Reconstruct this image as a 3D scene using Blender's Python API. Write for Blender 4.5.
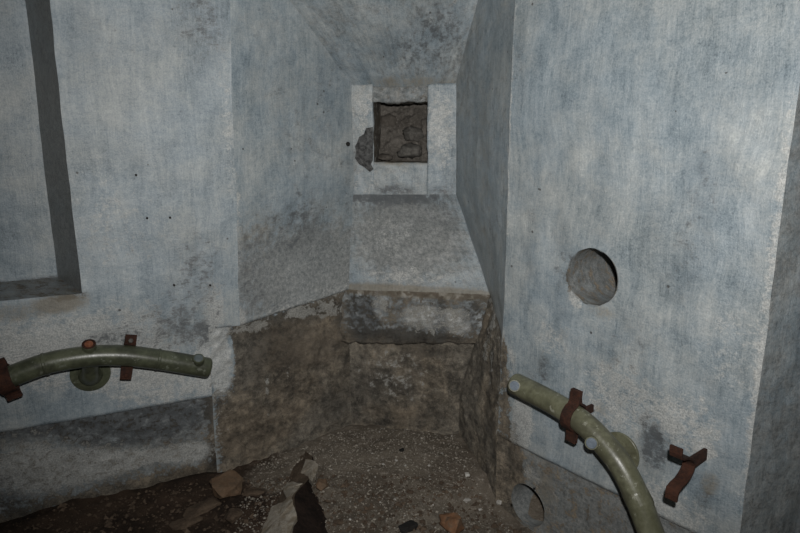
import bpy, bmesh, math, random
import numpy as np
from mathutils import Vector, Matrix, noise

random.seed(7)
rng = np.random.default_rng(7)
for o in list(bpy.data.objects):
    bpy.data.objects.remove(o)
scene = bpy.context.scene
C = scene.collection
R_ = math.radians

# ------------------------------------------------------------------ camera, flash, exposure
F = 635.0                      # focal length in pixels of the 800 x 533 frame
PITCH = R_(12.5)
CZ = 1.36                      # lens height above the rubble floor
cam = bpy.data.cameras.new('camera')
cam.sensor_width = 36.0
cam.lens = F / 800.0 * 36.0
cam.clip_start = 0.02
camo = bpy.data.objects.new('camera', cam)
camo.location = (0, 0, CZ)
camo.rotation_euler = (math.pi / 2 - PITCH, 0, 0)
C.objects.link(camo)
scene.camera = camo

w = bpy.data.worlds.new('world')
scene.world = w
w.use_nodes = True
w.node_tree.nodes['Background'].inputs[0].default_value = (0.5, 0.55, 0.6, 1)
w.node_tree.nodes['Background'].inputs[1].default_value = 0.004

# the photographer's flash: a small lamp just above the lens
fl = bpy.data.lights.new('flash', 'SPOT')
fl.energy = 172
fl.color = (1.0, 0.985, 0.96)
fl.shadow_soft_size = 0.022
fl.spot_size = R_(112)
fl.spot_blend = 1.0
flo = bpy.data.objects.new('flash', fl)
flo.location = (0.045, 0.0, CZ + 0.15)
flo.rotation_euler = (math.pi / 2 - R_(4), 0, R_(-3))
C.objects.link(flo)

vs = scene.view_settings
vs.view_transform = 'Standard'
vs.look = 'None'
vs.gamma = 1
vs.exposure = 0.0
vs.use_curve_mapping = False

# ------------------------------------------------------------------ pixel -> place
def ray(px, py):
    a = (px - 400.0) / F
    b = (266.5 - py) / F
    return Vector((a, math.cos(PITCH) + b * math.sin(PITCH), b * math.cos(PITCH) - math.sin(PITCH)))
CAM = Vector((0, 0, CZ))
def at_y(px, py, Y):
    d = ray(px, py)
    return CAM + d * (Y / d.y)
def at_z(px, py, z):
    d = ray(px, py)
    return CAM + d * ((z - CZ) / d.z)
def on_wall(px, py, A, n, off=0.0):
    """point where the pixel's ray meets the vertical wall through A with room-side normal n, off metres in front"""
    d = ray(px, py)
    return CAM + d * ((n.dot(A - CAM) + off) / n.dot(d))
def V(x, y, z): return Vector((x, y, z))

# ------------------------------------------------------------------ materials
def new_mat(name):
    m = bpy.data.materials.new(name)
    m.use_nodes = True
    nt = m.node_tree
    return m, nt, nt.nodes['Principled BSDF']
class N:
    """thin helper around a node tree"""
    def __init__(s, nt): s.nt = nt
    def add(s, t, **kw):
        n = s.nt.nodes.new(t)
        for k, v in kw.items(): setattr(n, k, v)
        return n
    def link(s, a, b): s.nt.links.new(a, b)
    def val(s, sock, v):
        if isinstance(v, (int, float)): sock.default_value = v
        elif isinstance(v, tuple): sock.default_value = v
        else: s.link(v, sock)
    def noise(s, vec, scale, detail=4, rough=0.55, dist=0.0):
        n = s.add('ShaderNodeTexNoise')
        n.inputs['Scale'].default_value = scale
        n.inputs['Detail'].default_value = detail
        n.inputs['Roughness'].default_value = rough
        n.inputs['Distortion'].default_value = dist
        s.link(vec, n.inputs['Vector'])
        return n.outputs['Fac']
    def mapping(s, vec, scale=(1, 1, 1), rot=(0, 0, 0), loc=(0, 0, 0)):
        n = s.add('ShaderNodeMapping')
        n.inputs['Scale'].default_value = scale
        n.inputs['Rotation'].default_value = rot
        n.inputs['Location'].default_value = loc
        s.link(vec, n.inputs['Vector'])
        return n.outputs['Vector']
    def math(s, op, a, b=0.0, c=0.0, clamp=False):
        n = s.add('ShaderNodeMath', operation=op)
        n.use_clamp = clamp
        s.val(n.inputs[0], a); s.val(n.inputs[1], b); s.val(n.inputs[2], c)
        return n.outputs[0]
    def step(s, v, lo, hi):
        n = s.add('ShaderNodeMapRange', interpolation_type='SMOOTHSTEP')
        s.val(n.inputs['Value'], v)
        n.inputs['From Min'].default_value = lo
        n.inputs['From Max'].default_value = hi
        return n.outputs['Result']
    def mix(s, f, a, b):
        n = s.add('ShaderNodeMix', data_type='RGBA')
        s.val(n.inputs['Factor'], f)
        for i, v in ((6, a), (7, b)):
            if isinstance(v, tuple): n.inputs[i].default_value = (*v, 1)
            else: s.link(v, n.inputs[i])
        return n.outputs[2]
    def mul(s, f, a, b):
        n = s.add('ShaderNodeMix', data_type='RGBA', blend_type='MULTIPLY')
        s.val(n.inputs['Factor'], f)
        for i, v in ((6, a), (7, b)):
            if isinstance(v, tuple): n.inputs[i].default_value = (*v, 1)
            else: s.link(v, n.inputs[i])
        return n.outputs[2]
    def attr(s, name):
        n = s.add('ShaderNodeAttribute', attribute_name=name)
        return n.outputs['Fac']
    def bump(s, h, strength, dist, prev=None):
        n = s.add('ShaderNodeBump')
        n.inputs['Strength'].default_value = strength
        n.inputs['Distance'].default_value = dist
        s.link(h, n.inputs['Height'])
        if prev is not None: s.link(prev, n.inputs['Normal'])
        return n.outputs['Normal']

def wall_material():
    m, nt, b = new_mat('limewashed_concrete')
    n = N(nt)
    uv = n.add('ShaderNodeUVMap', uv_map='UVMap').outputs[0]
    warp = n.add('ShaderNodeVectorMath', operation='MULTIPLY_ADD')      # slightly wandering brush direction
    wn = n.add('ShaderNodeTexNoise'); wn.inputs['Scale'].default_value = 3.0; wn.inputs['Detail'].default_value = 2
    n.link(uv, wn.inputs['Vector']); n.link(wn.outputs['Color'], warp.inputs[0])
    warp.inputs[1].default_value = (0.10, 0.10, 0.0); n.link(uv, warp.inputs[2])
    wuv = warp.outputs[0]
    def cen(v, k): return n.math('MULTIPLY', n.math('SUBTRACT', v, 0.5), k)      # noise about zero, scaled
    big = n.noise(uv, 2.6, 5, 0.6, 0.3)
    mid = n.noise(uv, 10, 6, 0.66, 0.3)
    streak = n.noise(n.mapping(wuv, (95, 5, 1)), 1.0, 4, 0.7)
    hair = n.noise(n.mapping(wuv, (210, 14, 1), loc=(2, 5, 0)), 1.0, 3, 0.75)
    broad = n.noise(n.mapping(uv, (15, 2.5, 1), loc=(3, 7, 0)), 1.0, 5, 0.65)
    cross = n.noise(n.mapping(wuv, (12, 150, 1), rot=(0, 0, 0.2)), 1.0, 4, 0.7)
    fine = n.noise(uv, 190, 3, 0.75)
    grit = n.noise(uv, 62, 6, 0.8)
    strokes = n.noise(n.mapping(wuv, (40, 130, 1), rot=(0, 0, -0.65)), 1.0, 4, 0.75)
    t = cen(big, 0.60)
    for v, k in ((broad, 0.65), (streak, 0.50), (hair, 0.28), (mid, 0.80), (cross, 0.16), (grit, 0.85), (fine, 0.80)):
        t = n.math('ADD', t, cen(v, k))
    ramp = n.add('ShaderNodeValToRGB')
    n.link(n.math('ADD', n.math('MULTIPLY', t, 1.05), 0.5, clamp=True), ramp.inputs[0])
    cr = ramp.color_ramp
    cr.elements[0].position = 0.0; cr.elements[0].color = (0.085, 0.105, 0.120, 1)
    cr.elements[1].position = 1.0; cr.elements[1].color = (0.520, 0.545, 0.540, 1)
    e = cr.elements.new(0.30); e.color = (0.212, 0.246, 0.266, 1)
    e = cr.elements.new(0.50); e.color = (0.290, 0.322, 0.340, 1)
    e = cr.elements.new(0.70); e.color = (0.365, 0.390, 0.400, 1)
    col = ramp.outputs[0]
    hue = n.step(n.math('ADD', n.noise(uv, 2.2, 4, 0.6, 0.2), cen(mid, 0.5)), 0.34, 0.66)
    col = n.mul(1.0, col, n.mix(hue, (0.95, 1.0, 1.035), (1.015, 1.005, 0.975)))
    # ragged stain or shade factor from a mask attribute
    patchy = n.noise(uv, 27, 7, 0.72, 0.25)
    nz = n.math('ADD', n.math('ADD', cen(patchy, 1.9), cen(mid, 0.6)), n.math('ADD', cen(grit, 0.8), cen(strokes, 0.9)))
    def stain_shade(a, nzv, lo=0.28, hi=0.72, k=0.9):
        f = n.step(n.math('ADD', a, n.math('MULTIPLY', nzv, k)), lo, hi)
        return n.math('MULTIPLY', f, n.step(a, 0.0, 0.18))
    a_grey = n.attr('grey')
    gf = stain_shade(a_grey, n.math('ADD', cen(big, 1.2), cen(patchy, 1.8)), 0.25, 0.85)
    col = n.mix(n.math('MULTIPLY', gf, 0.8), col, n.mix(n.step(n.math('ADD', grit, cen(fine, 0.4)), 0.3, 0.7), (0.085, 0.090, 0.088), (0.30, 0.30, 0.285)))
    a_light = n.attr('light')
    lf = stain_shade(a_light, nz)
    col = n.mix(n.math('MULTIPLY', lf, 0.75), col, n.mix(n.step(n.math('ADD', fine, cen(grit, 0.6)), 0.35, 0.65), (0.30, 0.305, 0.295), (0.58, 0.575, 0.545)))
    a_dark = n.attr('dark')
    df = stain_shade(a_dark, nz, 0.42, 0.98, 1.3)
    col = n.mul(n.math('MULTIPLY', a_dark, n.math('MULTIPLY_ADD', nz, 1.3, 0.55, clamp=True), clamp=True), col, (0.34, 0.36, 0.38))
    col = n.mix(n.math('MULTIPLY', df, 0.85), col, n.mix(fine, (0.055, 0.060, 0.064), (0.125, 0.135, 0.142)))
    a_warm = n.attr('warm')
    wf = stain_shade(a_warm, n.math('ADD', cen(mid, 1.3), cen(grit, 1.2)), 0.2, 0.95)
    col = n.mix(n.math('MULTIPLY', wf, 0.72), col, n.mix(grit, (0.105, 0.085, 0.056), (0.27, 0.23, 0.165)))
    # small black specks
    vor = n.add('ShaderNodeTexVoronoi'); vor.inputs['Scale'].default_value = 16
    n.link(uv, vor.inputs['Vector'])
    sp = n.math('MULTIPLY', n.math('LESS_THAN', vor.outputs['Distance'], 0.07),
                n.math('GREATER_THAN', n.noise(uv, 7, 1), 0.58))
    col = n.mix(n.math('MULTIPLY', sp, 0.75), col, (0.04, 0.036, 0.032))
    # bare concrete
    a_raw = n.attr('raw')
    rf = n.step(n.math('ADD', a_raw, n.math('ADD', cen(patchy, 1.5), cen(grit, 0.9))), 0.42, 0.58)
    agg = n.add('ShaderNodeTexVoronoi'); agg.inputs['Scale'].default_value = 95
    n.link(uv, agg.inputs['Vector'])
    rt = n.math('ADD', cen(big, 1.0), n.math('ADD', n.math('ADD', cen(mid, 1.2), cen(patchy, 1.4)), cen(broad, 0.7)))
    rc = n.mix(n.math('ADD', rt, 0.5, clamp=True), (0.068, 0.058, 0.046), (0.285, 0.255, 0.212))
    rc = n.mix(n.math('MULTIPLY', n.step(grit, 0.50, 0.64), 0.45), rc, (0.37, 0.335, 0.275))
    rc = n.mix(n.math('MULTIPLY', n.step(n.math('ADD', fine, cen(grit, -0.5)), 0.52, 0.66), 0.6), rc, (0.034, 0.030, 0.024))
    peb = n.math('MULTIPLY', n.math('LESS_THAN', agg.outputs['Distance'], 0.32), n.step(n.noise(uv, 40, 2), 0.54, 0.66))
    rc = n.mix(n.math('MULTIPLY', peb, 0.5), rc, (0.34, 0.31, 0.255))
    rc = n.mul(1.0, rc, n.mix(n.math('MULTIPLY_ADD', rt, 1.3, 0.5, clamp=True), (0.50, 0.50, 0.50), (1.55, 1.52, 1.47)))
    rc = n.mul(1.0, rc, n.mix(hue, (0.96, 0.98, 0.99), (1.03, 0.97, 0.89)))
    rc = n.mul(n.math('MULTIPLY', a_dark, 0.9), rc, (0.36, 0.37, 0.39))
    rc = n.mix(n.math('MULTIPLY', df, 0.75), rc, n.mix(fine, (0.036, 0.036, 0.034), (0.105, 0.103, 0.095)))
    lf2 = stain_shade(a_light, n.math('ADD', cen(patchy, 2.4), cen(grit, 1.0)), 0.46, 0.60, 1.2)
    rc = n.mix(n.math('MULTIPLY', lf2, 0.75), rc, n.mix(n.step(fine, 0.35, 0.65), (0.24, 0.24, 0.225), (0.50, 0.495, 0.46)))
    rc = n.mix(n.math('MULTIPLY', wf, 0.6), rc, n.mix(grit, (0.075, 0.056, 0.039), (0.225, 0.185, 0.138)))
    col = n.mix(rf, col, rc)
    n.link(col, b.inputs['Base Color'])
    rough = n.math('MULTIPLY_ADD', rf, 0.34, n.math('ADD', 0.36, cen(mid, 0.40)))
    n.link(rough, b.inputs['Roughness'])
    b.inputs['Specular IOR Level'].default_value = 0.5
    h1 = n.math('ADD', n.math('ADD', cen(streak, 0.7), cen(hair, 0.4)), n.math('ADD', cen(cross, 0.3), cen(grit, 1.0)))
    nb = n.bump(h1, 0.40, 0.004)
    h2 = n.math('MULTIPLY', n.math('ADD', n.math('ADD', cen(grit, 1.4), cen(fine, 1.0)), n.math('ADD', n.math('MULTIPLY', peb, 0.35), cen(mid, 1.2))), n.math('MULTIPLY_ADD', rf, 0.9, 0.10))
    nb = n.bump(h2, 0.75, 0.009, nb)
    n.link(nb, b.inputs['Normal'])
    return m

def earth_material(name, c0, c1, c2, scale=1.0, rough=0.92):
    m, nt, b = new_mat(name)
    n = N(nt)
    p = n.add('ShaderNodeNewGeometry').outputs['Position']
    a = n.noise(p, 5 * scale, 6, 0.65, 0.3)
    g = n.noise(p, 60 * scale, 5, 0.75)
    f = n.noise(p, 220 * scale, 3, 0.7)
    col = n.mix(n.step(a, 0.38, 0.62), c0, c1)
    col = n.mix(n.math('MULTIPLY', n.step(g, 0.48, 0.72), 0.75), col, c2)
    col = n.mix(n.math('MULTIPLY', n.step(f, 0.52, 0.75), 0.6), col, tuple(0.35 * v for v in c0))
    n.link(col, b.inputs['Base Color'])
    b.inputs['Roughness'].default_value = rough
    b.inputs['Specular IOR Level'].default_value = 0.25
    n.link(n.bump(n.math('ADD', g, n.math('MULTIPLY', f, 0.5)), 0.6, 0.008), b.inputs['Normal'])
    return m

def simple_material(name, c0, c1, scale, rough=0.85, bump=0.4, metallic=0.0, spec=0.3, chips=None, dirt=None):
    m, nt, b = new_mat(name)
    n = N(nt)
    p = n.add('ShaderNodeTexCoord').outputs['Object']
    a = n.noise(p, scale, 6, 0.65)
    g = n.noise(p, scale * 7, 4, 0.7)
    col = n.mix(n.step(n.math('MULTIPLY_ADD', g, 0.4, n.math('MULTIPLY', a, 0.6)), 0.36, 0.66), c0, c1)
    rg = n.math('MULTIPLY_ADD', g, 0.2, rough - 0.1)
    if dirt:
        col = n.mix(n.math('MULTIPLY', n.step(n.noise(p, scale * 1.3, 5, 0.65), 0.44, 0.62), 0.75), col, dirt)
    if chips:
        ch = n.step(n.noise(p, scale * 2.3, 5, 0.75), 0.605, 0.64)
        col = n.mix(n.math('MULTIPLY', ch, 0.85), col, chips)
        rg = n.math('MULTIPLY_ADD', ch, 0.25, rg)
    n.link(col, b.inputs['Base Color'])
    n.link(rg, b.inputs['Roughness'])
    b.inputs['Metallic'].default_value = metallic
    b.inputs['Specular IOR Level'].default_value = spec
    n.link(n.bump(g, bump, 0.003), b.inputs['Normal'])
    return m

M_wall = wall_material()
M_soil = earth_material('dark_soil', (0.040, 0.026, 0.018), (0.070, 0.046, 0.031), (0.11, 0.08, 0.055))
M_gravel = earth_material('gravel', (0.10, 0.084, 0.064), (0.135, 0.113, 0.086), (0.21, 0.18, 0.145))
M_peb = [simple_material('grey_grit', (0.10, 0.086, 0.070), (0.40, 0.36, 0.30), 60),
         simple_material('brown_grit', (0.055, 0.038, 0.026), (0.12, 0.085, 0.058), 9),
         simple_material('pale_grit', (0.26, 0.24, 0.21), (0.42, 0.40, 0.36), 9)]
M_white = simple_material('white_plaster_lump', (0.36, 0.34, 0.31), (0.55, 0.53, 0.49), 30)
M_flake = simple_material('cream_plaster', (0.25, 0.22, 0.18), (0.42, 0.38, 0.32), 26, dirt=(0.20, 0.16, 0.11))
M_shade = simple_material('shade_brown', (0.010, 0.007, 0.006), (0.035, 0.022, 0.017), 14, spec=0.15)  # near-black brown that paints shadow on the slab's side
M_slab = simple_material('brown_mortar', (0.060, 0.042, 0.028), (0.115, 0.085, 0.060), 20)
M_brick = simple_material('orange_brick', (0.115, 0.070, 0.042), (0.19, 0.128, 0.082), 24, dirt=(0.10, 0.07, 0.045))
M_orange = simple_material('orange_brick_face', (0.14, 0.070, 0.036), (0.24, 0.125, 0.066), 30, dirt=(0.11, 0.08, 0.055))
M_stone = simple_material('brown_stone', (0.055, 0.038, 0.026), (0.115, 0.082, 0.056), 18)
M_drab = simple_material('drab_stone', (0.055, 0.047, 0.039), (0.11, 0.097, 0.083), 18)
M_black = simple_material('black_stone', (0.008, 0.008, 0.008), (0.02, 0.018, 0.016), 20)
M_grey = simple_material('grey_stone', (0.060, 0.056, 0.050), (0.150, 0.140, 0.126), 18)
M_pipe = simple_material('olive_enamel', (0.098, 0.098, 0.060), (0.165, 0.165, 0.110), 12, rough=0.36, bump=0.16, spec=0.5,
                         chips=(0.26, 0.26, 0.205), dirt=(0.070, 0.068, 0.045))
M_pipeL = simple_material('olive_enamel_dimmed', (0.058, 0.065, 0.040), (0.105, 0.112, 0.072), 12, rough=0.33, bump=0.16, spec=0.5,  # same olive enamel, darkened for the flash falloff on the left
                          chips=(0.14, 0.15, 0.115), dirt=(0.04, 0.042, 0.028))
M_rust = simple_material('rusty_iron', (0.018, 0.009, 0.0065), (0.066, 0.025, 0.014), 35, rough=0.85, bump=0.7)
M_rust2 = simple_material('bright_rust', (0.16, 0.045, 0.018), (0.30, 0.13, 0.075), 60, rough=0.9, bump=0.6)
M_cap = simple_material('bluish_primer', (0.10, 0.125, 0.155), (0.20, 0.23, 0.27), 45, rough=0.55)
M_capd = simple_material('grey_primer', (0.075, 0.092, 0.095), (0.13, 0.15, 0.152), 45, rough=0.5)

# ------------------------------------------------------------------ object helpers
def tag(o, label=None, cat=None, group=None, kind=None):
    if label: o['label'] = label
    if cat: o['category'] = cat
    if group: o['group'] = group
    if kind: o['kind'] = kind
    return o
def empty(name, loc=(0, 0, 0)):
    o = bpy.data.objects.new(name, None)
    o.location = loc
    o.empty_display_size = 0.05
    C.objects.link(o)
    return o
def link(name, me, mat=None, parent=None):
    o = bpy.data.objects.new(name, me)
    if mat is not None and not me.materials: me.materials.append(mat)
    C.objects.link(o)
    if parent is not None:
        bpy.context.view_layer.update()
        o.parent = parent
        o.matrix_parent_inverse = parent.matrix_world.inverted()
    return o

def wobble(p, amp=0.006):
    q = Vector(p) * 2.3
    v = noise.noise_vector(q) * amp + noise.noise_vector(q * 5.1) * (amp * 0.35)
    return v
def patch(name, ctrl, step=0.012, amp=0.003, parent=None, skip=(), holes=(), masks=(), raw=0.0, base=None, wob=0.006,
          fscale=14.0, mat=None, uvo=None, facing=None, fade=0.05, H=0.9, edges=()):
    """wall surface over a grid of control points (rows bottom to top); skip: control cells left open;
    holes: (centre, radius); masks: (channel, centre, width, height, amount) stains and painted shade"""
    rows, cols = len(ctrl), len(ctrl[0])
    P = np.array([[tuple(p) for p in r] for r in ctrl], float)
    def subdiv(lens): return [max(1, int(math.ceil(l / step))) for l in lens]
    lu = subdiv([max(np.linalg.norm(P[r, c + 1] - P[r, c]) for r in range(rows)) for c in range(cols - 1)])
    lv = subdiv([max(np.linalg.norm(P[r + 1, c] - P[r, c]) for c in range(cols)) for r in range(rows - 1)])
    us = np.concatenate([[c + k / n_ for k in range(n_)] for c, n_ in enumerate(lu)] + [[cols - 1]])
    vs_ = np.concatenate([[r + k / n_ for k in range(n_)] for r, n_ in enumerate(lv)] + [[rows - 1]])
    ci = np.minimum(us.astype(int), cols - 2); cf = us - ci
    ri = np.minimum(vs_.astype(int), rows - 2); rf = vs_ - ri
    G = np.zeros((len(vs_), len(us), 3))
    for j in range(len(vs_)):
        a = P[ri[j]] * (1 - rf[j]) + P[ri[j] + 1] * rf[j]
        G[j] = a[ci] * (1 - cf)[:, None] + a[ci + 1] * cf[:, None]
    du = np.linalg.norm(np.diff(G, axis=1), axis=2); dv = np.linalg.norm(np.diff(G, axis=0), axis=2)
    S = np.concatenate([np.zeros((G.shape[0], 1)), np.cumsum(du, axis=1)], axis=1)
    T = np.concatenate([np.zeros((1, G.shape[1])), np.cumsum(dv, axis=0)], axis=0)
    Sm = np.broadcast_to(S.mean(axis=0)[None, :], S.shape)
    nrm = np.cross(np.gradient(G, axis=1), np.gradient(G, axis=0))
    nrm /= np.maximum(np.linalg.norm(nrm, axis=2, keepdims=True), 1e-9)
    face = np.array(facing if facing is not None else (0.0, 0.0, CZ))
    mid = G.reshape(-1, 3).mean(axis=0)
    flip = np.dot(nrm.reshape(-1, 3).mean(axis=0), face - mid) < 0
    if flip: nrm = -nrm
    edge = np.minimum(np.minimum(S, S[:, -1:] - S), np.minimum(T, T[-1:, :] - T))
    ef = np.clip(edge / fade, 0, 1)
    NV, NU = S.shape
    out = np.zeros_like(G)
    for j in range(NV):
        for i in range(NU):
            p = G[j, i]
            d = wobble(p, wob)
            h = amp * ef[j, i] * (noise.fractal(Vector(p) * fscale, H, 2.1, 5))
            out[j, i] = p + np.array(d) + nrm[j, i] * h
    kill = np.zeros((NV, NU), bool)
    for hc, hr in holes:
        hc = np.array(hc)
        nn = nrm.reshape(-1, 3).mean(axis=0); nn /= np.linalg.norm(nn)
        rel = out - hc
        rel = rel - (rel @ nn)[..., None] * nn
        dist = np.linalg.norm(rel, axis=2)
        kill |= dist < hr - step * 0.5
        snap = (dist >= hr - step * 0.5) & (dist <= hr + step * 0.95)
        for j, i in zip(*np.where(snap)):
            rr = hr * (1 + 0.035 * noise.noise(Vector(out[j, i]) * 35))
            out[j, i] += rel[j, i] / max(dist[j, i], 1e-6) * (rr - dist[j, i])
    faces = []
    for j in range(NV - 1):
        for i in range(NU - 1):
            if (ri[j], ci[i]) in skip: continue
            if kill[j, i] or kill[j, i + 1] or kill[j + 1, i] or kill[j + 1, i + 1]: continue
            q = (j * NU + i, j * NU + i + 1, (j + 1) * NU + i + 1, (j + 1) * NU + i)
            faces.append(q[::-1] if flip else q)
    me = bpy.data.meshes.new(name)
    me.from_pydata(out.reshape(-1, 3).tolist(), [], faces)
    uvl = me.uv_layers.new(name='UVMap')
    if uvo is None: uvo = (random.random() * 40, random.random() * 40)
    UV = np.stack([Sm + uvo[0], G[:, :, 2] * 0.4 + T * 0.6 + uvo[1]], axis=2).reshape(-1, 2)
    li = np.zeros(len(me.loops), int); me.loops.foreach_get('vertex_index', li)
    uvl.data.foreach_set('uv', UV[li].astype(np.float32).ravel())
    ch = {k: np.zeros(NV * NU) for k in ('dark', 'warm', 'light', 'grey')}
    ch['raw'] = np.full(NV * NU, float(raw))
    for k, v in (base or {}).items(): ch[k][:] = v
    flat = out.reshape(-1, 3)
    for (k, c, rx, ry, amt) in masks:
        dh = np.hypot(flat[:, 0] - c[0], flat[:, 1] - c[1]) / rx
        dz = (flat[:, 2] - c[2]) / ry
        f = np.clip(1.25 - np.hypot(dh, dz), 0, 1)
        f = f * f * (3 - 2 * f)
        ch[k] = np.clip(ch[k] + amt * f, 0, 1.0)
    dist_to = {'bottom': T, 'top': T[-1:, :] - T, 'left': S, 'right': S[:, -1:] - S}
    for (k, sd, wd, amt) in edges:                      # wear and dirt that follow an edge of the surface
        f = np.clip(1 - dist_to[sd] / wd, 0, 1).reshape(-1)
        ch[k] = np.clip(ch[k] + amt * f, -0.6, 1.0)
    for k, v in ch.items():
        at = me.attributes.new(k, 'FLOAT', 'POINT')
        at.data.foreach_set('value', v.astype(np.float32))
    me.polygons.foreach_set('use_smooth', np.ones(len(me.polygons), bool))
    bm = bmesh.new(); bm.from_mesh(me)
    loose = [v for v in bm.verts if not v.link_faces]
    bmesh.ops.delete(bm, geom=loose, context='VERTS')
    bm.to_mesh(me); bm.free()
    return link(name, me, mat or M_wall, parent)

def lining(name, centre, axis, r, depth, parent, base=None, raw=0.6, start=-0.004, closed=True, seed=0.0, flare=1.0, bottom=None):
    """rough round bore running into a wall along axis, closed by a rough end face"""
    axis = axis.normalized()
    up = Vector((0, 0, 1)); sx = axis.cross(up).normalized(); sy = sx.cross(axis).normalized()
    nseg, nd = 48, 14
    verts, faces, uvs = [], [], []
    for k in range(nd + 1):
        t = k / nd
        for s in range(nseg):
            a = 2 * math.pi * s / nseg
            d = Vector((math.cos(a), math.sin(a), t * 2 + seed))
            rr = r * (1 + (flare - 1) * t) * (1.012 + 0.05 * noise.fractal(d * 2.2, 1, 2, 3) * min(1, t * 4))
            verts.append(centre + axis * (start * -1 + depth * t) + (sx * math.cos(a) + sy * math.sin(a)) * rr)
    for k in range(nd):
        for s in range(nseg):
            faces.append((k * nseg + s, (k + 1) * nseg + s, (k + 1) * nseg + (s + 1) % nseg, k * nseg + (s + 1) % nseg))
    if closed:
        rings = 6; last = nd * nseg
        for q in range(1, rings):
            for s in range(nseg):
                a = 2 * math.pi * s / nseg; f = 1 - q / rings
                p = centre + axis * (depth - start) + (sx * math.cos(a) + sy * math.sin(a)) * r * flare * f
                p += axis * 0.02 * noise.fractal(p * 20, 1, 2, 3)
                verts.append(p)
            nl = last + nseg if q == 1 else last + nseg
            for s in range(nseg):
                faces.append((last + s, nl + s, nl + (s + 1) % nseg, last + (s + 1) % nseg))
            last = nl
        faces.append(tuple(last + s for s in range(nseg)))
    me = bpy.data.meshes.new(name)
    me.from_pydata([tuple(v) for v in verts], [], faces)
    uvl = me.uv_layers.new(name='UVMap')
    for l in me.loops:
        v = me.vertices[l.vertex_index].co
        uvl.data[l.index].uv = (v.x + v.y * 0.7 + seed, v.z + v.y * 0.4)
    vals = {'raw': raw, 'dark': 0, 'warm': 0, 'light': 0, 'grey': 0}
    vals.update(base or {})
    for k, v in vals.items():
        at = me.attributes.new(k, 'FLOAT', 'POINT')
        at.data.foreach_set('value', np.full(len(verts), v, np.float32))
    for p in me.polygons: p.use_smooth = True
    return link(name, me, M_wall, parent)

# ------------------------------------------------------------------ plan of the bunker corner
def h(az): return Vector((math.sin(R_(az)), math.cos(R_(az)), 0))
L = at_y(232, 180, 2.35); L.z = 0
dL = h(65); nL = Vector((dL.y, -dL.x, 0))            # left wall direction (into depth) and room-side normal
Rr = at_y(508, 180, 2.177); Rr.z = 0
dR = h(-38) * -1; nR = Vector((-0.788, -0.616, 0)).normalized()   # right wall: from the embrasure towards the camera
BL = at_y(353, 140, 2.78); BL.z = 0
BR = at_y(456, 140, 2.70); BR.z = 0
ZC = 2.42
def up(p, z): return Vector((p.x, p.y, z))
def onL(px, py, off=0.0): return on_wall(px, py, L, nL, off)
def onR(px, py, off=0.0): return on_wall(px, py, Rr, nR, off)
nB = Vector((BR.y - BL.y, -(BR.x - BL.x), 0)).normalized()
if nB.y > 0: nB = -nB
def onB(px, py, off=0.0): return on_wall(px, py, BL, nB, off)
nS = Vector((-(BL.y - L.y), (BL.x - L.x), 0)).normalized()
if nS.dot(CAM - L) < 0: nS = -nS
def onS(px, py, off=0.0): return on_wall(px, py, L, nS, off)
nQ = Vector((-(BR.y - Rr.y), (BR.x - Rr.x), 0)).normalized()
if nQ.dot(CAM - Rr) < 0: nQ = -nQ
def onQ(px, py, off=0.0): return on_wall(px, py, Rr, nQ, off)
def mk(ch, p, wpx, hpx, amt):
    d = (p - CAM).length / F
    return (ch, p, wpx * d, hpx * d, amt)

# ---- left wall: plaster above a ledge, with a splayed recess
ZLED = 0.335
sl = lambda p: (p - L).dot(dL)
Fp = onL(82, 293); sF = sl(Fp); zF = Fp.z
LEAN = 0.040
sA, sB = sF - 0.95, sF - 1.75
wp = lambda s, z, off=0.0: L + dL * s + nL * off + Vector((0, 0, z))
pE = onL(216, 430); sE = sl(pE)
ZLb = onL(236, 326).z
colsL = [sB, sA, sF, sE, 0.0]
ctrl = [[wp(s, ZLED, -0.022) for s in colsL], [wp(s, ZLED + 0.002) for s in colsL], [wp(s, ZLb) for s in colsL], [wp(s, zF) for s in colsL],
        [wp(s + (LEAN if s == 0 else 0), 2.2) for s in colsL], [wp(s + (LEAN if s == 0 else 0), ZC) for s in colsL]]
mL = [mk('light', onL(60, 350), 150, 48, 0.75), mk('light', onL(170, 385), 70, 30, 0.6), mk('light', onL(140, 235), 60, 60, 0.25),
      mk('light', onL(215, 300), 14, 40, 0.55), mk('light', onL(225, 120), 8, 120, 0.35),
      mk('dark', onL(195, 300), 40, 60, 0.42), mk('dark', onL(150, 335), 60, 30, 0.45), mk('dark', onL(210, 30), 22, 60, 0.3),
      mk('dark', onL(110, 40), 50, 40, 0.22), mk('dark', onL(190, 20), 40, 40, 0.3), mk('dark', onL(125, 240), 60, 30, 0.2), mk('dark', onL(205, 255), 28, 40, 0.3), mk('light', onL(95, 200), 30, 90, 0.2), mk('warm', onL(65, 302), 28, 12, 0.8), mk('warm', onL(20, 312), 40, 12, 0.6),
      mk('dark', onL(70, 296), 20, 5, 0.9),
      mk('dark', onL(222, 329), 16, 3.2, 1.0), mk('dark', onL(208, 330), 8, 3, 1.0), mk('raw', onL(214, 370), 9, 40, 0.5), mk('dark', onL(204, 340), 8, 20, 0.4),
      mk('warm', onL(222, 350), 14, 24, 0.5), mk('light', onL(208, 360), 14, 40, 0.6), mk('dark', onL(100, 340), 40, 12, 0.3)]
wall_left = patch('wall_left', ctrl, 0.0115, 0.0035, skip={(3, 1), (0, 3), (1, 3)}, masks=mL, fscale=11, edges=[('light', 'right', 0.02, 0.22)])
tag(wall_left, 'blue-grey limewashed wall beside the embrasure carrying the horizontal olive pipe', 'wall', kind='structure')
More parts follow.
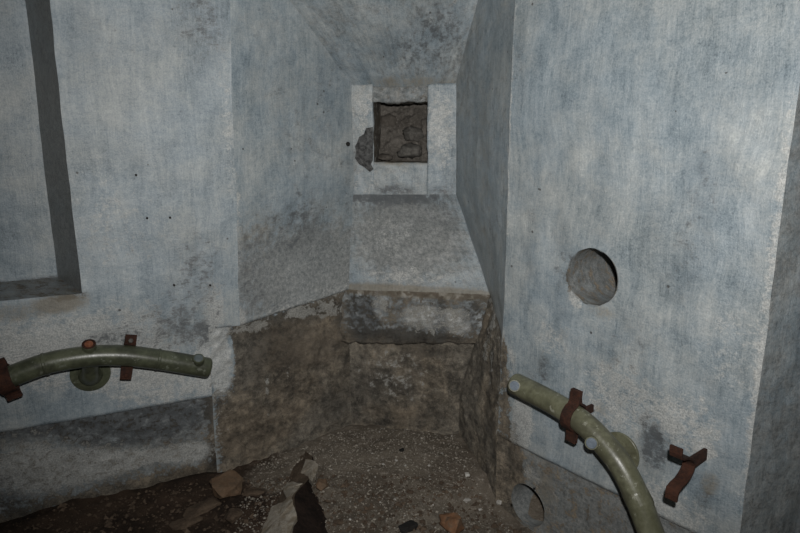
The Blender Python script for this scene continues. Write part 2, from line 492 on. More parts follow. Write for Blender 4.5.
# base course below the ledge
cb = [sB, sF, sE - 0.02, sE + 0.03]
ctrl = [[wp(s, z, -0.014 + (0.02 if z < 0 else 0)) for s in cb] for z in (-0.12, 0.0, ZLED + 0.02)]
mLb = [mk('dark', onL(70, 425), 110, 14, 0.8), mk('dark', onL(170, 420), 60, 28, 0.85), mk('dark', onL(110, 440), 50, 16, 0.5), mk('light', onL(190, 455), 30, 14, 0.9),
       mk('light', onL(60, 472), 80, 24, 1.0), mk('light', onL(20, 450), 40, 22, 0.5), mk('light', onL(130, 463), 60, 10, 0.8),
       mk('dark', onL(5, 500), 26, 22, 0.6), mk('light', onL(215, 440), 5, 30, 0.4), mk('raw', onL(40, 530), 80, 22, 0.3),
       mk('raw', onL(150, 490), 90, 12, 0.4), mk('dark', onL(212, 462), 10, 22, 0.5)]
patch('base_course', ctrl, 0.0115, 0.006, parent=wall_left, raw=0.40, base={'grey': 0.8, 'dark': 0.14}, masks=mLb, fscale=16, edges=[('raw', 'right', 0.08, 0.5), ('raw', 'bottom', 0.2, 0.3)])
# recess
dI = h(-25 - 18.5)
DR_ = 0.27
bi = up(onL(82, 293), 0) + dI * DR_                                # inner right corner of the recess
bl = wp(sA, 0) + h(-25 + 10) * DR_
bi0, bl0 = up(bi, 0), up(bl, 0)
fr = up(Fp, 0); flft = wp(sA, 0)
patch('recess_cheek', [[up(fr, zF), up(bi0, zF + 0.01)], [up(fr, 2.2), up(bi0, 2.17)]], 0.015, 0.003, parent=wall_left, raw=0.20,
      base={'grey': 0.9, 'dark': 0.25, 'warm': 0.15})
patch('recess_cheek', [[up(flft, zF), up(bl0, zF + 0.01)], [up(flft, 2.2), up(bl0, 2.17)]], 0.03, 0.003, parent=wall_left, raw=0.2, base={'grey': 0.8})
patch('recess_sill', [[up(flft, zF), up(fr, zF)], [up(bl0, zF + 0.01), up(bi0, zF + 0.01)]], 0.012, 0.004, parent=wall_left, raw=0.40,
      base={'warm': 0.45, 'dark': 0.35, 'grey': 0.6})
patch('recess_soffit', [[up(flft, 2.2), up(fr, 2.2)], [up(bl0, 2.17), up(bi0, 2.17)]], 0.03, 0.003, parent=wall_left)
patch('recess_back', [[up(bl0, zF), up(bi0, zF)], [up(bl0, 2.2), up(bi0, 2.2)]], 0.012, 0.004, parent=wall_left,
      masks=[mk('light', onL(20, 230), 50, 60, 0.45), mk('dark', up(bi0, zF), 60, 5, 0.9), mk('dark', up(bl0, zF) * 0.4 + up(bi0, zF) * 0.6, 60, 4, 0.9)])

# ---- embrasure: left cheek, apron, right cheek, sloping soffit
CL = at_y(349, 289, 2.62); CR = at_y(490, 295, 2.47)
WBl = onB(353, 194, 0.009); WBr = onB(456, 194, 0.009)
sSof = lambda px, py, f: f(px, py)
BLt = onB(353, 86); BRt = onB(456, 86)
tl = onS(284, 0); tr = onQ(478, 0)
kL = (up(L, 0) - up(BLt, 0)).length / (up(tl, 0) - up(BLt, 0)).length
kR = (up(Rr, 0) - up(BRt, 0)).length / (up(tr, 0) - up(BRt, 0)).length
Ltop = BLt + (tl - BLt) * kL; Rtop = BRt + (tr - BRt) * kR
def Lz(z): return up(L, z) + dL * LEAN * min(1, max(0, (z - zF) / (2.2 - zF)))
Ltop = Lz(Ltop.z); Rtop = up(Rr, Rtop.z)
Lb = onL(236, 326); Lb = up(L, Lb.z)
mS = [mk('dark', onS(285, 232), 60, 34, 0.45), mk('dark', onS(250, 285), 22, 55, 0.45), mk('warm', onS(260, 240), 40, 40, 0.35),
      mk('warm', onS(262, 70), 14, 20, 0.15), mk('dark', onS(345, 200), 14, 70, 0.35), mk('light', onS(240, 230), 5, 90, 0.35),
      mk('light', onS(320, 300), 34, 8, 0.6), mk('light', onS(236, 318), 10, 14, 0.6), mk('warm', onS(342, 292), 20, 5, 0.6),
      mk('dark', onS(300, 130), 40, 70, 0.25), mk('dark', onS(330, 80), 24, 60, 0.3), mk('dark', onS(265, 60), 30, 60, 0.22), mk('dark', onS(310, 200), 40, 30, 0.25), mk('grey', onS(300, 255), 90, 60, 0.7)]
row = lambda z, b: [up(L, z), b]
lip = nS * -0.025
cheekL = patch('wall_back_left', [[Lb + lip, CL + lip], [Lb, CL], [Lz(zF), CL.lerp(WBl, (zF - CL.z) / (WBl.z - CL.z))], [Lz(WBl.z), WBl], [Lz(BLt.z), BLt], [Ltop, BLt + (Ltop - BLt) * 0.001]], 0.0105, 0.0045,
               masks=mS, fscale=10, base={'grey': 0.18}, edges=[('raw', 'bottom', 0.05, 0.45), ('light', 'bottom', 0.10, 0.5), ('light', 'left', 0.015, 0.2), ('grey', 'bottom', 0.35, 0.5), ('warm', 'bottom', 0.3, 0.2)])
tag(cheekL, 'wide blue-grey splayed cheek of the embrasure beside the small square opening', 'wall', kind='structure')
# the cheek's raking upper edge needs the soffit edge: build soffit
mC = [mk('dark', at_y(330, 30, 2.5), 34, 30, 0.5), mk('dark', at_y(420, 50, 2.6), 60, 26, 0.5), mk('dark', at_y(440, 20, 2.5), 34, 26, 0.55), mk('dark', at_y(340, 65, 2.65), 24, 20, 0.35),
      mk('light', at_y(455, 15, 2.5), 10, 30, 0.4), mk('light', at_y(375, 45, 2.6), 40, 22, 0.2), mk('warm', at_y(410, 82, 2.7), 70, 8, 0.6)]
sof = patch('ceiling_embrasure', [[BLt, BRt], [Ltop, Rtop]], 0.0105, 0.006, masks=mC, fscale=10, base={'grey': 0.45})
tag(sof, 'sloping grey soffit rising from above the small square opening', 'ceiling', kind='structure')
patch('head_panel', [[Ltop, Rtop], [up(L, ZC), up(Rr, ZC)]], 0.04, 0.003, parent=sof)

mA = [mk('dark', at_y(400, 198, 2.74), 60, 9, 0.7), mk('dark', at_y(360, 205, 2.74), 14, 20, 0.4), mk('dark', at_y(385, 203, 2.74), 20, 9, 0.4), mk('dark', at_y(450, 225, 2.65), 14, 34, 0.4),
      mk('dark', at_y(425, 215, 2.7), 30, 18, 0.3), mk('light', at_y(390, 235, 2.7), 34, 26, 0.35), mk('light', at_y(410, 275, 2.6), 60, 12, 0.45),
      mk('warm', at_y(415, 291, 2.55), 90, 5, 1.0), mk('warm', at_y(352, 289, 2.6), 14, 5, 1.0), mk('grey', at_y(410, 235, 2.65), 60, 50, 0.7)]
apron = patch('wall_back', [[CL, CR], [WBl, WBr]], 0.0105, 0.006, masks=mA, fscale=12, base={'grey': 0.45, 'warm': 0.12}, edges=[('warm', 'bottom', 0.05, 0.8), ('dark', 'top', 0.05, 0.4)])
tag(apron, 'sloping grey apron below the small square opening with bare concrete underneath', 'wall', kind='structure')

mQ = [mk('dark', onQ(468, 120), 8, 120, 0.15), mk('dark', onQ(490, 260), 14, 50, 0.35), mk('warm', onQ(485, 150), 20, 100, 0.2),
      mk('light', onQ(508, 150), 4, 200, 0.3), mk('dark', onQ(458, 140), 4, 80, 0.4), mk('light', onQ(474, 20), 6, 30, 0.4)]
Rb = up(Rr, onR(503, 337).z)
cheekR = patch('wall_back_right', [[CR, Rb], [WBr, up(Rr, WBr.z)], [BRt, up(Rr, BRt.z)], [BRt + (Rtop - BRt) * 0.001, Rtop]], 0.0105, 0.0035,
               masks=mQ, fscale=10, base={'grey': 0.35, 'warm': 0.18}, raw=0.0)
tag(cheekR, 'narrow dark grey cheek of the embrasure meeting the wall with the round hole', 'wall', kind='structure')

# ---- bare concrete foot of the embrasure
CL2 = at_y(353, 342, 2.61); CR2 = at_y(472, 345, 2.49)
def plane_fn(a, b):
    n_ = Vector((-(b.y - a.y), b.x - a.x, 0)).normalized()
    if n_.dot(CAM - a) < 0: n_ = -n_
    return lambda px, py, off=0.0: on_wall(px, py, a, n_, off)
DL = at_y(356, 436, 2.655); DR = at_y(458, 436, 2.545)
L2 = up(onL(214, 420), 0) + nL * 0.004
onBeam, onD, onM, onK = plane_fn(CL, CR), plane_fn(DL, DR), plane_fn(L2, DL), plane_fn(Rr, (DR + CR) / 2)
rawm = [mk('light', onBeam(425, 318), 34, 18, 0.85), mk('light', onBeam(460, 322), 16, 20, 0.8), mk('light', onBeam(380, 305), 12, 20, 0.6),
        mk('dark', onBeam(362, 315), 22, 30, 0.7), mk('dark', onBeam(410, 335), 60, 14, 0.5), mk('dark', onBeam(470, 315), 14, 22, 0.5),
        mk('warm', onBeam(415, 293), 90, 7, 1.0), mk('raw', onBeam(415, 342), 90, 10, 0.3), mk('dark', onBeam(440, 318), 10, 30, 0.5)]
fw = Vector((0, 0, 0))
bx_ = (CR - CL).normalized()
CLx, CL2x = CL - bx_ * 0.07, CL2 - bx_ * 0.07
CRx, CR2x = CR + bx_ * 0.03, CR2 + bx_ * 0.06
patch('concrete_beam', [[CL2x + Vector((0.0, 0.07, 0.012)), CL2 + Vector((0.0, 0.07, 0.012)), CR2 + Vector((0, 0.09, 0.012)), CR2x + Vector((0, 0.09, 0.012))], [CL2x, CL2, CR2, CR2x], [CLx, CL, CR, CRx]], 0.009, 0.010, parent=apron, raw=0.50,
      edges=[('warm', 'top', 0.03, 0.9), ('raw', 'bottom', 0.15, 0.5)], base={'grey': 0.9, 'dark': 0.30}, masks=rawm, fscale=22, fade=0.02, H=0.6)
DLz, DRz = up(DL, -0.1), up(DR, -0.1)
mlow = [mk('light', onD(395, 375), 50, 36, 0.38), mk('dark', onD(365, 385), 14, 30, 0.4), mk('warm', onD(400, 415), 70, 16, 0.5),
        mk('dark', onD(430, 350), 30, 8, 0.5), mk('warm', onD(420, 350), 60, 8, 0.5)]
patch('bare_concrete', [[DLz - bx_ * 0.08, DRz + bx_ * 0.12], [up(DL, CL2.z + 0.03) - bx_ * 0.08, up(DR, CR2.z + 0.03) + bx_ * 0.12]], 0.009, 0.010, parent=apron, raw=0.85, H=0.5, masks=mlow, fscale=16, fade=0.03,
      base={'grey': 0.6})
mll = [mk('raw', onM(224, 360), 13, 42, -0.75), mk('light', onM(224, 360), 14, 44, 0.7), mk('dark', onM(300, 312), 60, 10, 0.35), mk('warm', onM(300, 350), 60, 26, 0.6), mk('warm', onM(270, 330), 50, 12, 0.4), mk('warm', onM(250, 440), 60, 40, 0.35),
       mk('light', onM(330, 310), 22, 12, 0.7), mk('light', onM(300, 313), 20, 8, 0.8), mk('light', onM(255, 328), 22, 7, 0.7),
       mk('dark', onM(265, 360), 40, 40, 0.3), mk('dark', onM(345, 320), 16, 30, 0.5), mk('dark', onM(330, 410), 30, 30, 0.3),
       mk('light', onM(268, 400), 3, 34, 0.75), mk('light', onM(288, 372), 3, 12, 0.6), mk('light', onM(219, 370), 8, 30, 0.55)]
patch('bare_concrete', [[up(L2, -0.1), up(DL, -0.1) + Vector((-0.02, 0, 0))], [up(L2, 0.35), up(DL, 0.35) + Vector((-0.02, 0, 0))], [up(L2, Lb.z + 0.01), up(CL, CL.z + 0.012) + nS * -0.018]],
      0.009, 0.010, parent=cheekL, raw=0.85, H=0.5, masks=mll, fscale=18, fade=0.03, base={'warm': 0.15},
      edges=[('raw', 'top', 0.05, -0.5), ('light', 'top', 0.07, 0.55), ('dark', 'top', 0.22, 0.35), ('raw', 'left', 0.05, -0.4), ('light', 'left', 0.08, 0.4), ('dark', 'right', 0.10, 0.25)])
mlr = [mk('dark', onK(470, 440), 20, 40, 0.3), mk('light', onK(488, 320), 10, 16, 0.5), mk('light', onK(485, 345), 16, 26, 0.55), mk('warm', onK(480, 330), 20, 30, 0.5), mk('light', onK(492, 365), 10, 30, 0.5),
       mk('dark', onK(492, 420), 16, 60, 0.35), mk('dark', onK(462, 400), 14, 50, 0.3)]
RB2 = CR2 + Vector((0.012, 0.02, 0))
patch('bare_concrete', [[up(DR, -0.1), up(Rr, -0.1)], [up(DR, RB2.z * 0.5), up(Rr, RB2.z * 0.5)], [RB2, up(Rr, RB2.z)], [CR, Rb]],
      0.009, 0.008, parent=cheekR, raw=0.82, H=0.5, masks=mlr, fscale=18, fade=0.03, edges=[('light', 'top', 0.10, 0.5), ('light', 'right', 0.05, 0.4)])

# ---- right wall
ZLR = 0.232
sr = lambda p: (p - Rr).dot(dR)
E0 = onR(785, 190); sEr = sr(E0)
rp = lambda s, z, off=0.0: Rr + dR * s + nR * off + Vector((0, 0, z))
HC = onR(592.5, 277); HR = 0.089
GC = onR(526, 506); GR = 0.078
colsR = [0.0, sEr]
mR = [mk('raw', onR(571, 276), 8, 24, 0.75), mk('dark', onR(572, 268), 8, 18, 0.8), mk('light', onR(573, 296), 8, 10, 0.7), mk('dark', onR(560, 250), 16, 50, 0.25), mk('dark', onR(540, 150), 30, 60, 0.15), mk('dark', onR(640, 330), 30, 30, 0.3), mk('dark', onR(530, 240), 14, 70, 0.25), mk('dark', onR(720, 120), 30, 60, 0.15), mk('dark', onR(610, 345), 16, 30, 0.3), mk('dark', onR(675, 285), 20, 24, 0.3), mk('dark', onR(700, 190), 26, 40, 0.36), mk('dark', onR(690, 250), 24, 34, 0.36), mk('dark', onR(655, 235), 14, 40, 0.3), mk('dark', onR(600, 200), 20, 50, 0.2),
      mk('dark', onR(520, 60), 10, 60, 0.35), mk('dark', onR(655, 450), 20, 24, 0.95), mk('dark', onR(650, 425), 16, 16, 0.55),
      mk('dark', onR(545, 365), 10, 16, 0.6), mk('light', onR(620, 400), 60, 50, 0.6), mk('light', onR(690, 430), 40, 40, 0.55),
      mk('light', onR(550, 340), 30, 30, 0.45), mk('light', onR(730, 350), 40, 60, 0.35), mk('light', onR(525, 420), 16, 40, 0.6),
      mk('light', onR(660, 505), 60, 30, 0.6), mk('light', onR(775, 230), 6, 120, 0.35), mk('light', onR(755, 420), 6, 80, 0.35),
      mk('warm', onR(600, 312), 30, 10, 0.5), mk('light', onR(578, 302), 8, 12, 0.7), mk('warm', onR(708, 485), 12, 18, 0.75), mk('dark', onR(704, 498), 10, 12, 0.6),  # dark mark near the forked bracket paints its shadow on the wall
      mk('light', onR(705, 452), 10, 8, 0.8), mk('warm', onR(600, 405), 12, 16, 0.5),
      mk('raw', onR(507, 440), 22, 40, 0.65), mk('raw', onR(504, 385), 15, 40, 0.6), mk('raw', onR(503, 350), 8, 20, 0.55), mk('dark', onR(514, 440), 18, 50, 0.45), mk('light', onR(520, 430), 14, 44, 0.8), mk('raw', onR(512, 470), 22, 24, 0.45), mk('light', onR(512, 360), 10, 30, 0.5),
      mk('dark', onR(535, 380), 20, 40, 0.3), mk('dark', onR(630, 380), 30, 40, 0.25), mk('dark', onR(560, 300), 16, 50, 0.25),
      mk('light', onR(508, 150), 3, 200, 0.5)]
ctrl = [[rp(s, ZLR, -0.022) for s in colsR], [rp(s, ZLR + 0.002) for s in colsR], [rp(s, 1.2) for s in colsR], [rp(s, ZC) for s in colsR]]
wall_right = patch('wall_right', ctrl, 0.0105, 0.0035, holes=[(HC, HR)], masks=mR, fscale=11, edges=[('light', 'left', 0.02, 0.3), ('light', 'right', 0.03, 0.35)])
tag(wall_right, 'blue-grey limewashed wall pierced by a round hole above the bent olive pipe', 'wall', kind='structure')
mRb = [mk('dark', onR(570, 470), 70, 10, 0.35), mk('light', onR(550, 500), 20, 30, 0.3), mk('warm', onR(545, 490), 14, 40, 0.5), mk('raw', onR(512, 480), 14, 40, 0.6),
       mk('dark', onR(600, 520), 40, 20, 0.3), mk('light', onR(530, 475), 20, 10, 0.5), mk('dark', onR(512, 455), 12, 20, 0.5)]
ctrl = [[rp(0, z, 0.002), rp(0.05, z, -0.010), rp(sEr, z, -0.012)] for z in (-0.12, 0.05, ZLR + 0.02)]
patch('base_course', ctrl, 0.0095, 0.005, parent=wall_right, holes=[(GC - nR * 0.012, GR)], masks=mRb, raw=0.40, base={'grey': 1.0, 'warm': 0.15}, fscale=16, edges=[('raw', 'left', 0.12, 0.6)])
lining('vent_bore', HC, -nR, HR, 0.30, wall_right, raw=0.40, base={'grey': 0.9}, start=0.004, seed=2.0)
lining('drain_bore', GC - nR * 0.012, -nR, GR, 0.22, wall_right, raw=0.30, base={'grey': 1.0}, start=0.004, seed=5.0)
# reveal of the opening beyond the right wall's edge
E_ = up(E0, 0); E2 = E_ + dR * 0.85
eR = E_ + h(66) * 0.55; e2R = E2 + h(40) * 0.55
patch('recess_cheek', [[up(E_, -0.1), up(eR, -0.1)], [up(E_, ZC), up(eR, ZC)]], 0.014, 0.004, parent=wall_right, base={'grey': 0.55, 'dark': 0.12},
      masks=[mk('light', up(E_, z_), 6, 90, 0.35) for z_ in (0.4, 1.0, 1.6)])
patch('recess_back', [[up(eR, -0.1), up(e2R, -0.1)], [up(eR, ZC), up(e2R, ZC)]], 0.05, 0.004, parent=wall_right)
patch('recess_cheek', [[up(E2, -0.1), up(e2R, -0.1)], [up(E2, ZC), up(e2R, ZC)]], 0.05, 0.004, parent=wall_right)

# ---- the rest of the chamber
A0 = wp(sB, 0); A1 = Vector((-2.55, -1.3, 0)); A2 = Vector((1.9, -1.3, 0)); A3 = E2 + dR * 0.5
for nm, lab, a, b in (('wall_far_left', 'blue-grey limewashed side wall beyond the recess', A0, A1),
                      ('wall_front', 'blue-grey limewashed wall opposite the embrasure', A1, A2),
                      ('wall_far_right', 'blue-grey limewashed side wall beyond the right opening', A2, A3)):
    tag(patch(nm, [[up(a, -0.1), up(b, -0.1)], [up(a, ZC), up(b, ZC)]], 0.06, 0.004), lab, 'wall', kind='structure')
patch('wall_return', [[up(A3, -0.1), up(E2, -0.1)], [up(A3, ZC), up(E2, ZC)]], 0.06, 0.004, parent=wall_right)
ceil = patch('ceiling', [[V(-3.2, -1.4, ZC), V(2.2, -1.4, ZC)], [V(-3.2, 2.5, ZC), V(2.2, 2.5, ZC)]], 0.06, 0.004, facing=(0, 0, 0))
tag(ceil, 'flat limewashed concrete ceiling of the chamber', 'ceiling', kind='structure')

# ---- opening in the embrasure
win = empty('window_1', onB(400, 163))
tag(win, 'small square opening framed by whitewashed concrete and blocked with rubble', 'window', kind='structure')
def frame_piece(name, px0, py0, px1, py1, proud, raw=0.0, base=None, masks=(), depth=0.16, amp=0.004):
    """one face of the surround with its return running into the opening"""
    p = [onB(px0, py1, proud), onB(px1, py1, proud), onB(px1, py0, proud), onB(px0, py0, proud)]
    z0 = (p[0].z + p[1].z) / 2; z1 = (p[2].z + p[3].z) / 2
    x0 = (p[0] + p[3]) / 2; x1 = (p[1] + p[2]) / 2
    ins = nB * -depth
    q = lambda x, z: up(x, z)
    e = 0.0
    ctrl = [[q(x0, z0) + ins, q(x0, z0) + ins, q(x1, z0) + ins, q(x1, z0) + ins],
            [q(x0, z0) + ins, q(x0, z0), q(x1, z0), q(x1, z0) + ins],
            [q(x0, z1) + ins, q(x0, z1), q(x1, z1), q(x1, z1) + ins],
            [q(x0, z1) + ins, q(x0, z1) + ins, q(x1, z1) + ins, q(x1, z1) + ins]]
    o = patch(name, ctrl, 0.008, amp, parent=win, raw=raw, base=base, masks=masks, fscale=20, fade=0.012, wob=0.006,
              skip={(0, 0), (0, 2), (2, 0), (2, 2)})
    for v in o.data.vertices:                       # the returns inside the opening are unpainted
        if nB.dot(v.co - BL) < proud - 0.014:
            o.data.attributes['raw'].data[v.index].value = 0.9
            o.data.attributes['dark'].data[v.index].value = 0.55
    return o
frame_piece('jamb', 350, 84, 373, 196, 0.006, base={'light': 0.30, 'grey': 0.35},
            masks=[mk('dark', onB(355, 150), 5, 30, 0.5), mk('light', onB(364, 110), 10, 20, 0.4)])
frame_piece('jamb', 427, 84, 458, 196, 0.006, base={'light': 0.30, 'grey': 0.25},
            masks=[mk('light', onB(440, 130), 14, 40, 0.3), mk('dark', onB(431, 140), 1.5, 40, 0.6), mk('dark', onB(440, 190), 20, 8, 0.6), mk('dark', onB(454, 180), 5, 20, 0.4)])
frame_piece('lintel', 371, 82, 430, 102, -0.008, base={'grey': 0.9, 'warm': 0.35, 'light': 0.1}, raw=0.30, masks=[mk('dark', onB(400, 100), 40, 4, 0.6)], amp=0.012, depth=0.10)
frame_piece('sill', 371, 162, 430, 196, 0.004, base={'light': 0.26, 'grey': 0.35},
            masks=[mk('warm', onB(400, 163), 40, 4, 0.7), mk('dark', onB(395, 190), 30, 7, 0.7)])
# throat of the opening behind the frame, and the packed rubble
t0, t1 = onB(371, 165), onB(430, 165)
zt0, zt1 = onB(400, 163).z - 0.02, onB(400, 84).z
ins = nB * -0.5
for nm, a, b in (('throat_side', up(t0, 0) + (up(t0, 0) - up(t1, 0)) * 0.02, None), ('throat_side', up(t1, 0) + (up(t1, 0) - up(t0, 0)) * 0.02, None)):
    patch(nm, [[up(a, zt0), up(a, zt0) + ins], [up(a, zt1), up(a, zt1) + ins]], 0.02, 0.004, parent=win, raw=0.8, facing=tuple((t0 + t1) / 2))
for nm, z in (('throat_floor', zt0), ('throat_roof', zt1)):
    patch(nm, [[up(t0, z), up(t1, z)], [up(t0, z) + ins, up(t1, z) + ins]], 0.02, 0.004, parent=win, raw=0.8, facing=tuple(up((t0 + t1) / 2, (zt0 + zt1) / 2)))
rub = nB * -0.24
M_rub = earth_material('packed_rubble', (0.082, 0.073, 0.063), (0.145, 0.131, 0.115), (0.24, 0.22, 0.195), 1.6)
patch('rubble_face', [[up(t0, zt0) + nB * -0.085, up(t1, zt0) + nB * -0.085], [up(t0, zt0 + 0.10) + nB * -0.13, up(t1, zt0 + 0.08) + nB * -0.12], [up(t0, zt1) + rub, up(t1, zt1) + rub]], 0.006, 0.022, parent=win,
      mat=M_rub, fscale=17, fade=0.02, H=0.6)

# ---- floor
def floor_height(x, y):
    p = Vector((x, y, 0))
    z = 0.020 * noise.fractal(p * 3.0, 1, 2, 4) + 0.010 * noise.fractal(p * 17 + Vector((5, 0, 0)), 1, 2, 3)
    # gravel heap filling the embrasure's foot
    d = math.hypot((x + 0.0) / 0.75, (y - 2.45) / 0.55)
    z += 0.05 * max(0, 1 - d)
    # hollow in front of the heap
    d2 = math.hypot((x + 0.55) / 0.55, (y - 1.72) / 0.30)
    z -= 0.05 * max(0, 1 - d2)
    d3 = math.hypot(x - GC.x + 0.05, y - GC.y + 0.05) / 0.26
    z -= 0.10 * max(0, 1 - d3) ** 0.8
    # ridge of earth at the left
    q0 = Vector((-0.66, 2.14, 0)); q1 = Vector((-0.66, 1.86, 0))
    return z
def build_floor():
    x0, x1, y0, y1 = -3.2, 2.2, -1.4, 3.0
    # fine in view, coarse elsewhere
    xs = np.concatenate([np.arange(x0, -1.6, 0.08), np.arange(-1.6, 1.0, 0.012), np.arange(1.0, x1, 0.08)])
    ys = np.concatenate([np.arange(y0, 1.2, 0.08), np.arange(1.2, y1, 0.012)])
    verts = [(x, y, floor_height(x, y)) for y in ys for x in xs]
    nx = len(xs)
    faces = [(j * nx + i, j * nx + i + 1, (j + 1) * nx + i + 1, (j + 1) * nx + i) for j in range(len(ys) - 1) for i in range(nx - 1)]
    me = bpy.data.meshes.new('floor')
    me.from_pydata(verts, [], faces)
    g = np.zeros(len(verts))
    for k, (x, y, z) in enumerate(verts):
        d = math.hypot((x + 0.0) / 0.62, (y - 2.35) / 0.55) + 0.25 * noise.noise(Vector((x, y, 0)) * 6)
        g[k] = min(1, max(0, (1.12 - d) * 3.0))
    at = me.attributes.new('gravel', 'FLOAT', 'POINT')
    at.data.foreach_set('value', g.astype(np.float32))
    me.polygons.foreach_set('use_smooth', np.ones(len(faces), bool))
    m, nt, b = new_mat('earth_floor')
    n = N(nt)
    p = n.add('ShaderNodeNewGeometry').outputs['Position']
    a = n.noise(p, 4, 6, 0.65, 0.3); gr = n.noise(p, 55, 5, 0.75); f = n.noise(p, 200, 3, 0.7)
    soil = n.mix(n.step(a, 0.36, 0.62), (0.022, 0.015, 0.011), (0.058, 0.038, 0.026))
    soil = n.mix(n.math('MULTIPLY', n.step(gr, 0.5, 0.75), 0.6), soil, (0.10, 0.068, 0.045))
    grav = n.mix(n.step(a, 0.36, 0.64), (0.108, 0.088, 0.068), (0.180, 0.153, 0.121))
    grav = n.mix(n.math('MULTIPLY', n.step(gr, 0.5, 0.72), 0.7), grav, (0.33, 0.29, 0.245))
    grav = n.mix(n.math('MULTIPLY', n.step(f, 0.5, 0.72), 0.6), grav, (0.04, 0.033, 0.025))
    col = n.mix(n.step(n.math('MULTIPLY_ADD', n.math('SUBTRACT', gr, 0.5), 0.7, n.attr('gravel')), 0.25, 0.75), soil, grav)
    n.link(col, b.inputs['Base Color'])
    b.inputs['Roughness'].default_value = 0.9
    b.inputs['Specular IOR Level'].default_value = 0.2
    n.link(n.bump(n.math('ADD', gr, n.math('MULTIPLY', f, 0.5)), 0.7, 0.010), b.inputs['Normal'])
    return link('floor', me, m)
floor = build_floor()
tag(floor, 'dark earth and gravel floor strewn with rubble', 'floor', kind='structure')
def ground(px, py):
    p = at_z(px, py, 0)
    for _ in range(4): p = at_z(px, py, floor_height(p.x, p.y))
    return p

# ------------------------------------------------------------------ pipework
def smooth_path(pts, n=8):
    out = []
    P = [pts[0] * 2 - pts[1]] + list(pts) + [pts[-1] * 2 - pts[-2]]
    for i in range(1, len(P) - 2):
        for k in range(n):
            t = k / n
            a, b, c, d = P[i - 1], P[i], P[i + 1], P[i + 2]
            out.append(0.5 * ((2 * b) + (c - a) * t + (2 * a - 5 * b + 4 * c - d) * t * t + (3 * b - a - 3 * c + d) * t ** 3))
    out.append(pts[-1].copy())
    return out
def sweep(name, path, radii, mat, parent, seg=28, caps=True):
    """round bar along a path, ring radius per path point"""
    verts, faces = [], []
    nrm = None
    for i, p in enumerate(path):
        a = path[max(0, i - 1)]; b = path[min(len(path) - 1, i + 1)]
        t = (b - a)
        t = t.normalized() if t.length > 1e-9 else Vector((0, 0, 1))
        if nrm is None: nrm = t.orthogonal().normalized()
        nrm = (nrm - t * nrm.dot(t)).normalized()
        bi_ = t.cross(nrm)
        r = radii[i] if isinstance(radii, (list, tuple)) else radii
        for s in range(seg):
            an = 2 * math.pi * s / seg
            verts.append(p + (nrm * math.cos(an) + bi_ * math.sin(an)) * r)
    for i in range(len(path) - 1):
        for s in range(seg):
            faces.append((i * seg + s, i * seg + (s + 1) % seg, (i + 1) * seg + (s + 1) % seg, (i + 1) * seg + s))
    if caps:
        faces.append(tuple(range(seg))[::-1])
        faces.append(tuple((len(path) - 1) * seg + s for s in range(seg)))
    me = bpy.data.meshes.new(name)
    me.from_pydata([tuple(v) for v in verts], [], faces)
    for p in me.polygons: p.use_smooth = len(p.vertices) == 4
    o = link(name, me, mat, parent)
    return o
def turned(name, c, axis, prof, mat, parent, seg=28):
    """solid of revolution: prof = (distance along axis, radius)"""
    axis = axis.normalized()
    path = [c + axis * d for d, r in prof]
    u = axis.orthogonal().normalized(); v = axis.cross(u)
    verts, faces = [], []
    for (d, r) in prof:
        for s in range(seg):
            a = 2 * math.pi * s / seg
            verts.append(tuple(c + axis * d + (u * math.cos(a) + v * math.sin(a)) * r))
    for i in range(len(prof) - 1):
        for s in range(seg):
            faces.append((i * seg + s, i * seg + (s + 1) % seg, (i + 1) * seg + (s + 1) % seg, (i + 1) * seg + s))
    faces.append(tuple(range(seg))[::-1]); faces.append(tuple((len(prof) - 1) * seg + s for s in range(seg)))
    me = bpy.data.meshes.new(name); me.from_pydata(verts, [], faces)
    bm = bmesh.new(); bm.from_mesh(me); bmesh.ops.recalc_face_normals(bm, faces=bm.faces); bm.to_mesh(me); bm.free()
    return link(name, me, mat, parent)

PR = 0.0365
def pipe_body(pts, parent, name='pipe_tube'):
    path = smooth_path(pts, 10)
    t = (path[-1] - path[-2]).normalized()
    last = path[-1]
    radii = [PR * (1 + 0.012 * noise.noise(p * 9)) for p in path]
    for q in range(1, 6):
        a = q / 5 * math.pi / 2
        path.append(last + t * 0.012 * math.sin(a)); radii.append(PR - 0.012 * (1 - math.cos(a)))
    return sweep(name, path, radii, M_pipe, parent), path
def band_at(parent, p, t, w_=0.010, extra=0.0022):
    return turned('weld_band', p - t.normalized() * w_ / 2, t, [(0, PR), (w_ * 0.2, PR + extra), (w_ * 0.8, PR + extra), (w_, PR)], M_pipe, parent)

SO = 0.095     # stand-off of the pipe's axis from the wall
def side(path_fn, px, py, off): return path_fn(px, py, off)

